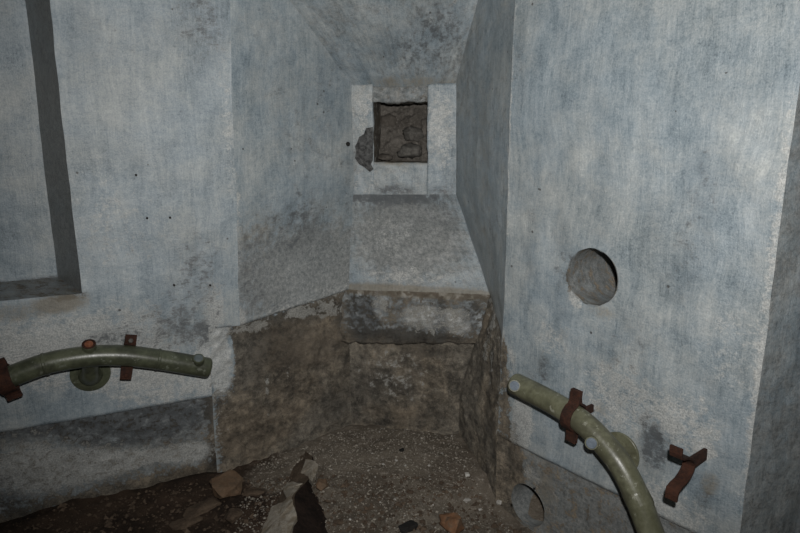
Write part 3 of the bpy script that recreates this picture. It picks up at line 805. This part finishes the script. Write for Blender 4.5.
# left pipe (runs out of the frame)
ptsL = [onL(x, y, SO) for x, y in ((-150, 425), (-70, 404), (-25, 390), (12, 376), (45, 364), (72, 358.5), (100, 355.5), (130, 356), (165, 360.5), (207, 367.5))]
pipeL = empty('handrail_pipe', ptsL[6]); pipeL.location.z = ptsL[6].z
_, pathL = pipe_body(ptsL, pipeL)
for (x, y), (x2, y2) in (((45, 364), (50, 362.5)), ((158, 359.3), (163, 360))):
    band_at(pipeL, onL(x, y, SO), onL(x2, y2, SO) - onL(x, y, SO))
def foot_flange(parent, pipe_pt, wall_pt, n, r=0.066):
    """round wall plate with a flared neck welded to the pipe"""
    plate = turned('wall_flange', wall_pt - n * 0.004, n, [(0, r * 0.98), (0.004, r), (0.010, r), (0.012, r * 0.97), (0.014, r * 0.62), (0.019, r * 0.60), (0.020, r * 0.5)], M_pipe, parent, 40)
    a = wall_pt + n * 0.012
    path = smooth_path([a, a + n * 0.02 + (pipe_pt - a) * 0.15, a + (pipe_pt - a) * 0.55 + n * 0.008, pipe_pt], 6)
    k = len(path) - 1
    sweep('flange_neck', path, [0.040 - 0.014 * math.sin(min(1, i / k * 2.2) * math.pi / 2) for i in range(k + 1)], M_pipe, parent)
foot_flange(pipeL, onL(90, 360, SO * 0.9), onL(90.5, 373), nL)
def stub(parent, p, axis, ln, r, mat_face, hollow=False, name='capped_stub'):
    s = turned(name, p, axis, [(0, r * 1.15), (ln * 0.5, r), (ln * 0.86, r), (ln, r * 0.93)], M_pipe, parent)
    e = p + axis.normalized() * ln
    if hollow:
        turned('rusty_socket', e - axis.normalized() * 0.001, axis, [(0, r * 0.95), (0.004, r * 0.97), (0.006, r * 0.82), (0.0015, r * 0.66), (0.0010, r * 0.2)], M_rust, s)
        turned('rust_core', e - axis.normalized() * 0.001, axis, [(0, r * 0.62), (0.0035, r * 0.6)], M_rust2, s)
    else:
        turned('end_plug', e - axis.normalized() * 0.001, axis, [(0, r * 0.76), (0.002, r * 0.76), (0.0035, r * 0.64), (0.0045, r * 0.35)], mat_face, s)
    return s
def toward(p, upw=0.0): return ((CAM + Vector((0, 0, upw))) - p).normalized()
pN = onL(90.5, 356.5, SO)
stub(pipeL, pN + nL * 0.004 + Vector((0, 0, 0.018)), nL * 0.45 + Vector((0, 0, 0.9)), 0.036, 0.0225, None, True, 'open_stub')
pN = onL(198, 366, SO)
stub(pipeL, pN + Vector((0, 0, 0.012)) + nL * 0.010, nL * 0.62 + Vector((0, 0, 0.75)), 0.040, 0.0205, M_capd)
for o_ in pipeL.children_recursive:
    if o_.data.materials[0] is M_pipe: o_.data.materials[0] = M_pipeL
tag(pipeL, 'olive green pipe running nearly level along the wall below the recess', 'pipe')

# right pipe (bends down out of the frame)
ptsR = [onR(x, y, SO) for x, y in ((700, 660), (668, 580), (651, 533), (637, 497), (622, 467), (606, 446), (588, 427), (565, 410), (540, 396), (516, 384))]
pipeR = empty('handrail_pipe', ptsR[4])
_, pathR = pipe_body(ptsR, pipeR)
band_at(pipeR, onR(638, 499, SO), onR(636, 495, SO) - onR(638, 499, SO), 0.05, 0.0012)
foot_flange(pipeR, onR(608, 450, SO * 0.9), onR(621, 452), nR, 0.064)
pN = onR(596, 440, SO)
stub(pipeR, pN + nR * 0.012, (toward(pN) + nR * 0.3 + Vector((0, 0, -0.1))), 0.040, 0.0205, M_cap)
pN = onR(518, 384.5, SO)
stub(pipeR, pN + nR * 0.010, (toward(pN) + nR * 0.2), 0.041, 0.0205, M_cap)
tag(pipeR, 'olive green pipe bending steeply down the wall with the round hole', 'pipe')

# iron clamps: stem in the wall, half-round saddle with two ears, sometimes a front strap
def ribbon(name, pts, wdir, width, thick, parent, mat=M_rust, taper=None):
    """flat iron bar bent along pts; wdir is the direction of its width"""
    verts, faces = [], []
    n_ = len(pts)
    for i, p in enumerate(pts):
        t = (pts[min(n_ - 1, i + 1)] - pts[max(0, i - 1)]).normalized()
        wd = (wdir - t * wdir.dot(t)).normalized()
        nn = t.cross(wd)
        k = taper[i] if taper else 1.0
        j = 1 + 0.07 * noise.noise(p * 60)
        for a, b in ((-1, -1), (1, -1), (1, 1), (-1, 1)):
            verts.append(tuple(p + wd * a * width / 2 * k * j + nn * b * thick / 2))
    for i in range(n_ - 1):
        for s in range(4):
            faces.append((i * 4 + s, i * 4 + (s + 1) % 4, (i + 1) * 4 + (s + 1) % 4, (i + 1) * 4 + s))
    faces.append((3, 2, 1, 0)); faces.append(tuple((n_ - 1) * 4 + s for s in range(4)))
    me = bpy.data.meshes.new(name); me.from_pydata(verts, [], faces)
    bm = bmesh.new(); bm.from_mesh(me)
    bmesh.ops.recalc_face_normals(bm, faces=bm.faces)
    bmesh.ops.bevel(bm, geom=[e for e in bm.edges if e.calc_face_angle(0) > 0.7], offset=0.0012, segments=1, affect='EDGES')
    bm.to_mesh(me); bm.free()
    return link(name, me, mat, parent)
def clamp_iron(name, c, axis, n, label, front, ear=0.036, width=0.040, so=SO, group=None, bolt=None, stem_dir=None, stem_w=0.026, upright=0.0, deep=1.0):
    root = empty(name, c - n * so)
    a = (axis - n * axis.dot(n)).normalized(); t = n.cross(a).normalized()
    if t.z < 0: t = -t
    t = t.lerp(Vector((0, 0, 1)), upright).normalized(); a = t.cross(n).normalized()
    r = PR + 0.005
    def half(sgn):
        pts = [c + t * (r + ear), c + t * (r + ear * 0.5), c + t * (r + 0.006) + n * sgn * 0.003]
        pts = [p + n * sgn * 0.004 for p in pts]
        for k in range(0, 13):
            ph = math.pi / 2 - math.pi * (k / 12)
            if abs(math.sin(ph)) > 0.985: continue
            pts.append(c + t * r * math.sin(ph) + n * sgn * (r * math.cos(ph) * (deep if sgn < 0 else 1.0) + 0.002))
        pts += [c - t * (r + 0.006) + n * sgn * 0.007, c - t * (r + ear * 0.5) + n * sgn * 0.004, c - t * (r + ear) + n * sgn * 0.004]
        return pts
    ribbon('saddle', half(-1), a, width, 0.0075, root)
    if front: ribbon('strap', half(1), a, width, 0.0075, root)
    s0 = c - n * (r * deep + 0.001); s1 = c - n * (so + 0.01) + (stem_dir or Vector((0, 0, 0)))
    ribbon('stem', [s0, s0 * 0.5 + s1 * 0.5, s1], t, stem_w, 0.011, root)
    for k in (1, -1):
        e = c + t * k * (r + ear * 0.55) + n * 0.004
        if bolt and k in bolt:
            turned('bolt_head', e, n, [(0, 0.008), (0.005, 0.008), (0.007, 0.005)], bolt[k], root, 6)
    tag(root, label, 'bracket', group)
    return root
tL = lambda a, b: (onL(*a, SO) - onL(*b, SO))
clamp_iron('pipe_clamp', onL(6, 379.5, SO), tL((14, 376), (-2, 382)), nL, 'rusty iron clamp strapped round the level pipe below the recess sill', True, ear=0.030, width=0.046)
clamp_iron('pipe_bracket', onL(128.5, 357.5, SO), tL((135, 356.5), (122, 356)), nL, 'rusty iron bracket behind the level pipe, its ears showing above and below', False, ear=0.040, width=0.038,
           bolt={1: M_grey, -1: M_rust})
tR = lambda a, b: (onR(*a, SO) - onR(*b, SO))
clamp_iron('pipe_clamp', onR(574, 416, SO), tR((580, 420), (566, 411)), nR, 'rusty iron clamp gripping the steep bent pipe near its upper end', True, ear=0.046, width=0.036, upright=0.75)
clamp_iron('pipe_bracket', onR(673, 474, 0.165), dR * -1, nR, 'empty rusty forked bracket sticking out of the wall beside the bent pipe', False, ear=0.034, width=0.034,
           so=0.165, stem_w=0.034, upright=1.0, deep=1.9)

# ------------------------------------------------------------------ rubble on the floor
def hull_rock(name, c, size, mat, seed, rotz=0.0, tilt=0.0, npt=16, rough=0.05, sub=2, ex=0.7):
    r = random.Random(seed)
    bm = bmesh.new()
    for _ in range(npt):
        v = Vector((r.gauss(0, 1), r.gauss(0, 1), r.gauss(0, 1))).normalized()
        v = Vector(tuple(math.copysign(abs(x) ** ex, x) for x in v))
        bm.verts.new((v.x * size[0] / 2, v.y * size[1] / 2, v.z * size[2] / 2))
    res = bmesh.ops.convex_hull(bm, input=bm.verts)
    bmesh.ops.delete(bm, geom=[e for e in res['geom_interior'] if isinstance(e, bmesh.types.BMVert)], context='VERTS')
    if sub:
        bmesh.ops.subdivide_edges(bm, edges=bm.edges[:], cuts=sub, use_grid_fill=True)
        sc = max(size)
        for v in bm.verts:
            v.co += v.co.normalized() * rough * sc * noise.fractal(v.co * (5 / sc) + Vector((seed, 0, 0)), 1, 2, 3)
    bmesh.ops.recalc_face_normals(bm, faces=bm.faces)
    me = bpy.data.meshes.new(name); bm.to_mesh(me); bm.free()
    zmin = min(v.co.z for v in me.vertices)
    o = link(name, me, mat)
    o.location = Vector(c) + Vector((0, 0, -zmin * 0.8))
    o.rotation_euler = (tilt, 0, rotz)
    return o
def px_m(px, py): return (ground(px, py) - CAM).length / F

# the broken slab with cream plaster left on it
def slab():
    root = empty('broken_slab', ground(290, 520))
    def g(zx, zy, dz):          # coordinates read off a 4.444 x crop of the photograph
        px, py = 190 + zx / 4.444, 430 + zy / 4.444
        p = ground(px, py)
        z = p.z + dz
        return at_z(px, py, z)
    # left foot edge, ridge, right foot edge
    left = [g(498, 80, 0.0), g(430, 232, 0.0), g(365, 345, 0.0), g(295, 470, 0.0), g(255, 560, 0.0)]
    ridge = [g(545, 118, 0.018), g(530, 215, 0.030), g(462, 290, 0.050), g(473, 385, 0.066), g(440, 470, 0.075), g(415, 560, 0.078)]
    right = [g(560, 165, -0.03), g(558, 236, -0.04), g(655, 290, -0.06), g(711, 350, -0.06), g(728, 470, -0.06), g(769, 560, -0.06)]
    def surf(name, A, B, mat, n=26, m=12, amp=0.006, thick=0.02):
        def along(L_, t):
            k = t * (len(L_) - 1); i = min(int(k), len(L_) - 2); return L_[i].lerp(L_[i + 1], k - i)
        verts, faces = [], []
        for i in range(n + 1):
            a, b = along(A, i / n), along(B, i / n)
            for j in range(m + 1):
                p = a.lerp(b, j / m)
                p = p + Vector((0, 0, amp * noise.fractal(p * 28, 1, 2, 3)))
                verts.append(tuple(p))
        off = len(verts)
        verts += [(x, y, z - thick) for x, y, z in verts]
        for i in range(n):
            for j in range(m):
                q = (i * (m + 1) + j, i * (m + 1) + j + 1, (i + 1) * (m + 1) + j + 1, (i + 1) * (m + 1) + j)
                faces += [q, tuple(off + k for k in q[::-1])]
        for i in range(n):
            for j in (0, m):
                a, b = i * (m + 1) + j, (i + 1) * (m + 1) + j
                faces.append((a, b, b + off, a + off))
        for j in range(m):
            for i in (0, n):
                a, b = i * (m + 1) + j, i * (m + 1) + j + 1
                faces.append((a, b, b + off, a + off))
        me = bpy.data.meshes.new(name); me.from_pydata(verts, [], faces)
        bm = bmesh.new(); bm.from_mesh(me); bmesh.ops.recalc_face_normals(bm, faces=bm.faces); bm.to_mesh(me); bm.free()
        return link(name, me, mat, root)
    surf('slab_face', left, ridge, M_slab)
    o = surf('shadow_side', ridge, right, M_shade, amp=0.003)  # side face shaped and coloured near black for the slab's shadow
    tag(o, 'dark side of the slab with shadow painted in its colour')
    def flake(poly, dz, seed):
        # plaster flake lying on the slab face: outline read from the photo, given thickness
        r = random.Random(seed)
        pts = []
        for i, (x, y) in enumerate(poly):
            x2, y2 = poly[(i + 1) % len(poly)]
            for k in range(3):
                t = k / 3
                pts.append((x + (x2 - x) * t + r.uniform(-3, 3), y + (y2 - y) * t + r.uniform(-3, 3)))
        top = []
        for x, y in pts:
            # height of the slab under this point, by its distance from the left foot to the ridge
            lx = np.interp(y, [80, 232, 345, 470, 560], [498, 430, 365, 295, 255])
            rx = np.interp(y, [118, 215, 290, 385, 470, 560], [545, 530, 462, 473, 440, 415])
            rz = np.interp(y, [118, 215, 290, 385, 470, 560], [0.018, 0.030, 0.05, 0.066, 0.075, 0.078])
            f = min(1.15, max(0, (x - lx) / max(5, rx - lx)))
            top.append(g(x, y, rz * f + dz))
        n_ = len(top)
        cen = sum(top, Vector()) / n_ + Vector((0, 0, 0.003))
        verts = [tuple(p) for p in top] + [tuple(p - Vector((0, 0, 0.016))) for p in top] + [tuple(cen)] + [tuple((p + cen) / 2 + Vector((0, 0, 0.003 * r.random()))) for p in top]
        faces = [(i, (i + 1) % n_, n_ + (i + 1) % n_, n_ + i) for i in range(n_)]
        m0 = 2 * n_ + 1
        faces += [(i, m0 + i, m0 + (i + 1) % n_, (i + 1) % n_) for i in range(n_)] + [(m0 + i, 2 * n_, m0 + (i + 1) % n_) for i in range(n_)]
        faces.append(tuple(n_ + i for i in range(n_)))
        me = bpy.data.meshes.new('plaster_flake'); me.from_pydata(verts, [], faces)
        bm = bmesh.new(); bm.from_mesh(me); bmesh.ops.recalc_face_normals(bm, faces=bm.faces); bm.to_mesh(me); bm.free()
        link('plaster_flake', me, M_flake, root)
    flake([(290, 520), (318, 450), (350, 372), (362, 340), (388, 330), (420, 318), (445, 288), (460, 330), (474, 385), (440, 460), (418, 530)], 0.010, 1)
    flake([(412, 268), (430, 233), (462, 230), (500, 238), (480, 262), (456, 286), (430, 300)], 0.010, 2)
    flake([(494, 188), (516, 128), (545, 135), (570, 152), (566, 182), (540, 226), (522, 202)], 0.010, 3)
    tag(root, 'broken slab lying on the gravel, cream plaster on top and a side painted dark as shadow', 'slab')
slab()

def rock(name, px, py, wpx, hpx, mat, seed, label, cat='stone', rotz=0.3, flat=0.7, group=None, tilt=0.0):
    d = px_m(px, py)
    o = hull_rock(name, ground(px, py), (wpx * d, hpx * d * 1.2, min(wpx, hpx) * d * flat), mat, seed, rotz, tilt)
    return tag(o, label, cat, group)
rock('brick_fragment', 228, 493, 31, 26, M_brick, 11, 'orange-brown brick lump at the foot of the bare concrete', 'brick', 0.5, 0.85)
rock('stone', 202, 511, 36, 15, M_stone, 12, 'long brown stone beside the orange-brown brick lump', rotz=0.75, flat=0.5)
rock('stone', 186, 524, 30, 12, M_stone, 13, 'flat brown stone at the end of the long brown stone', rotz=0.6, flat=0.45)
rock('brick_fragment', 322, 488, 12, 12, M_brick, 14, 'small reddish brick chip beside the top of the broken slab', 'brick', 0.2)
rock('brick_fragment', 452, 531, 22, 22, M_orange, 15, 'orange brick fragment half buried in the gravel near the drain hole', 'brick', 0.4, 0.9)
rock('stone', 254, 494, 24, 10, M_stone, 16, 'small flat stone between the brick lump and the broken slab', rotz=0.1, flat=0.5)
rock('stone', 234, 519, 20, 14, M_stone, 17, 'rough brown stone in the dark soil below the brick lump', rotz=0.9, flat=0.6)
rock('stone', 402, 451, 6, 4, M_black, 18, 'small black stone alone on the niche gravel', flat=0.8)
rock('stone', 408, 530, 20, 10, M_black, 19, 'black stone beside the orange half-buried brick fragment', flat=0.8)
rock('stone', 338, 524, 12, 7, M_stone, 20, 'small brown stone beside the slab side painted dark as shadow', flat=0.6)
for k, (x, y, s) in enumerate(((467, 475.5, 6), (467, 502, 7), (499, 503.5, 6), (383, 465, 3.5), (396, 461, 3.5), (405, 466, 3), (429, 466, 3), (480, 510, 4), (433, 505, 3), (350, 520, 3), (395, 500, 3), (430, 480, 3))):
    lab = {0: 'white plaster lump on the gravel beside the narrow bare cheek', 1: 'white plaster lump on the gravel behind the orange half-buried brick fragment',
           2: 'white plaster lump beside the round drain hole'}.get(k, 'tiny white plaster crumb on the niche gravel')
    rock('plaster_crumb', x, y, s, s * 0.75, M_white, 30 + k, lab, 'crumb', k * 0.7, 0.7, 'white plaster crumbs on the gravel')
# stones lodged in the opening
def lodged(px, py, off, size, seed, mat, label):
    c = onB(px, py, off)
    o = hull_rock('stone', c, size, mat, seed, 0.4, 0.2, npt=40, rough=0.09, ex=1.0)
    for p_ in o.data.polygons: p_.use_smooth = True
    o.location = c
    tag(o, label, 'stone')
lodged(410, 151, -0.085, (0.13, 0.08, 0.065), 51, M_grey, 'rounded grey stone at the bottom of the blocked opening')
lodged(385, 157, -0.07, (0.075, 0.07, 0.030), 52, M_drab, 'flat brown stone low in the blocked opening')
lodged(413, 134, -0.14, (0.10, 0.09, 0.07), 53, M_grey, 'grey stone in the middle of the blocked opening')
lodged(388, 122, -0.185, (0.10, 0.08, 0.07), 54, M_drab, 'brown stone high in the blocked opening')

# chipped patch, nail hole and crack on the frame
def chip(name, outline, fn, mat, parent, off=0.004):
    pts = [fn(x, y, off) for x, y in outline]
    n_ = len(pts)
    back = [fn(x, y, -0.012) for x, y in outline]
    cen = sum(pts, Vector()) / n_
    verts = [tuple(p) for p in pts] + [tuple(p) for p in back]
    me = bpy.data.meshes.new(name)
    me.from_pydata(verts, [], [tuple(range(n_))] + [(i, (i + 1) % n_, n_ + (i + 1) % n_, n_ + i) for i in range(n_)])
    bm = bmesh.new(); bm.from_mesh(me); bmesh.ops.recalc_face_normals(bm, faces=bm.faces); bm.to_mesh(me); bm.free()
    return link(name, me, mat, parent)
M_chip = simple_material('exposed_dark_cement', (0.022, 0.022, 0.022), (0.15, 0.15, 0.147), 55, bump=1.0)
ch = [(373, 127), (366, 128), (364, 134), (359, 137), (357, 143), (355, 146), (356, 152), (355, 158), (359, 164), (364, 167), (370, 172), (373.5, 169), (371, 164), (373, 160)]
chip('chipped_patch', ch, onB, M_chip, win, 0.018)
for px_, py_ in ((147, 218), (170, 217.5), (136, 175), (210, 285), (174, 285)):
    turned('nail_hole', onL(px_, py_, -0.003), nL, [(0, 0.0042), (0.006, 0.0042), (0.007, 0.003)], M_black, wall_left, 8)
turned('nail_hole', onS(242, 149, -0.003), nS, [(0, 0.005), (0.006, 0.005), (0.007, 0.003)], M_black, cheekL, 8)
nail = turned('nail_head', onS(347, 144, -0.004), nS + nB * 0.6, [(0, 0.010), (0.012, 0.010), (0.016, 0.007)], M_black, cheekL, 12)

# ---- loose grit (nobody could count it)
def grit(name, n_, region, mat, sizes, seed, label):
    r = np.random.default_rng(seed)
    base = np.array([(1, 0, 0), (-1, 0, 0), (0, 1, 0), (0, -1, 0), (0, 0, 1), (0, 0, -1)], float)
    tri = [(0, 2, 4), (2, 1, 4), (1, 3, 4), (3, 0, 4), (2, 0, 5), (1, 2, 5), (3, 1, 5), (0, 3, 5)]
    verts, faces = [], []
    k = 0
    while k < n_:
        x, y = region(r)
        s = r.uniform(*sizes) * (0.6 + r.random() ** 3)
        a = r.random() * 6.28
        v = base * (s * r.uniform(0.7, 1.3, 3)) * np.array([1, 1, 0.75]) + r.normal(0, s * 0.18, (6, 3))
        ca, sa = math.cos(a), math.sin(a)
        v = np.stack([v[:, 0] * ca - v[:, 1] * sa, v[:, 0] * sa + v[:, 1] * ca, v[:, 2]], axis=1)
        v += np.array([x, y, floor_height(x, y) + s * 0.3])
        o_ = len(verts)
        verts += v.tolist(); faces += [(a_ + o_, b_ + o_, c_ + o_) for a_, b_, c_ in tri]
        k += 1
    me = bpy.data.meshes.new(name); me.from_pydata(verts, [], faces)
    o = link(name, me, mat, floor)
    return tag(o, label, kind='stuff')
def niche(r):
    while True:
        x, y = r.uniform(-0.6, 0.5), r.uniform(1.75, 2.68)
        lo = L2.x + (y - L2.y) * (DL.x - L2.x) / (DL.y - L2.y) if y > L2.y else -0.6
        hi = Rr.x + (y - Rr.y) * (DR.x - Rr.x) / (DR.y - Rr.y) if y > Rr.y else Rr.x + (Rr.y - y) * 0.78
        if lo + 0.02 < x < hi - 0.02 and y < 2.6: return x, y
def front(r):
    while True:
        x, y = r.uniform(-1.35, 0.55), r.uniform(1.45, 2.25)
        p = Vector((x, y, 0))
        if (p - L).dot(nL) > 0.02 and (p - Rr).dot(nR) > 0.02: return x, y
grit('gravel_grit', 6500, niche, M_peb[0], (0.0018, 0.0046), 1, 'grey-brown grit covering the niche floor')
grit('gravel_grit', 260, niche, M_peb[2], (0.002, 0.0045), 2, 'pale specks of grit scattered over the niche floor')
grit('soil_crumbs', 4200, front, M_peb[1], (0.003, 0.009), 3, 'dark brown crumbs of soil over the floor before the niche')
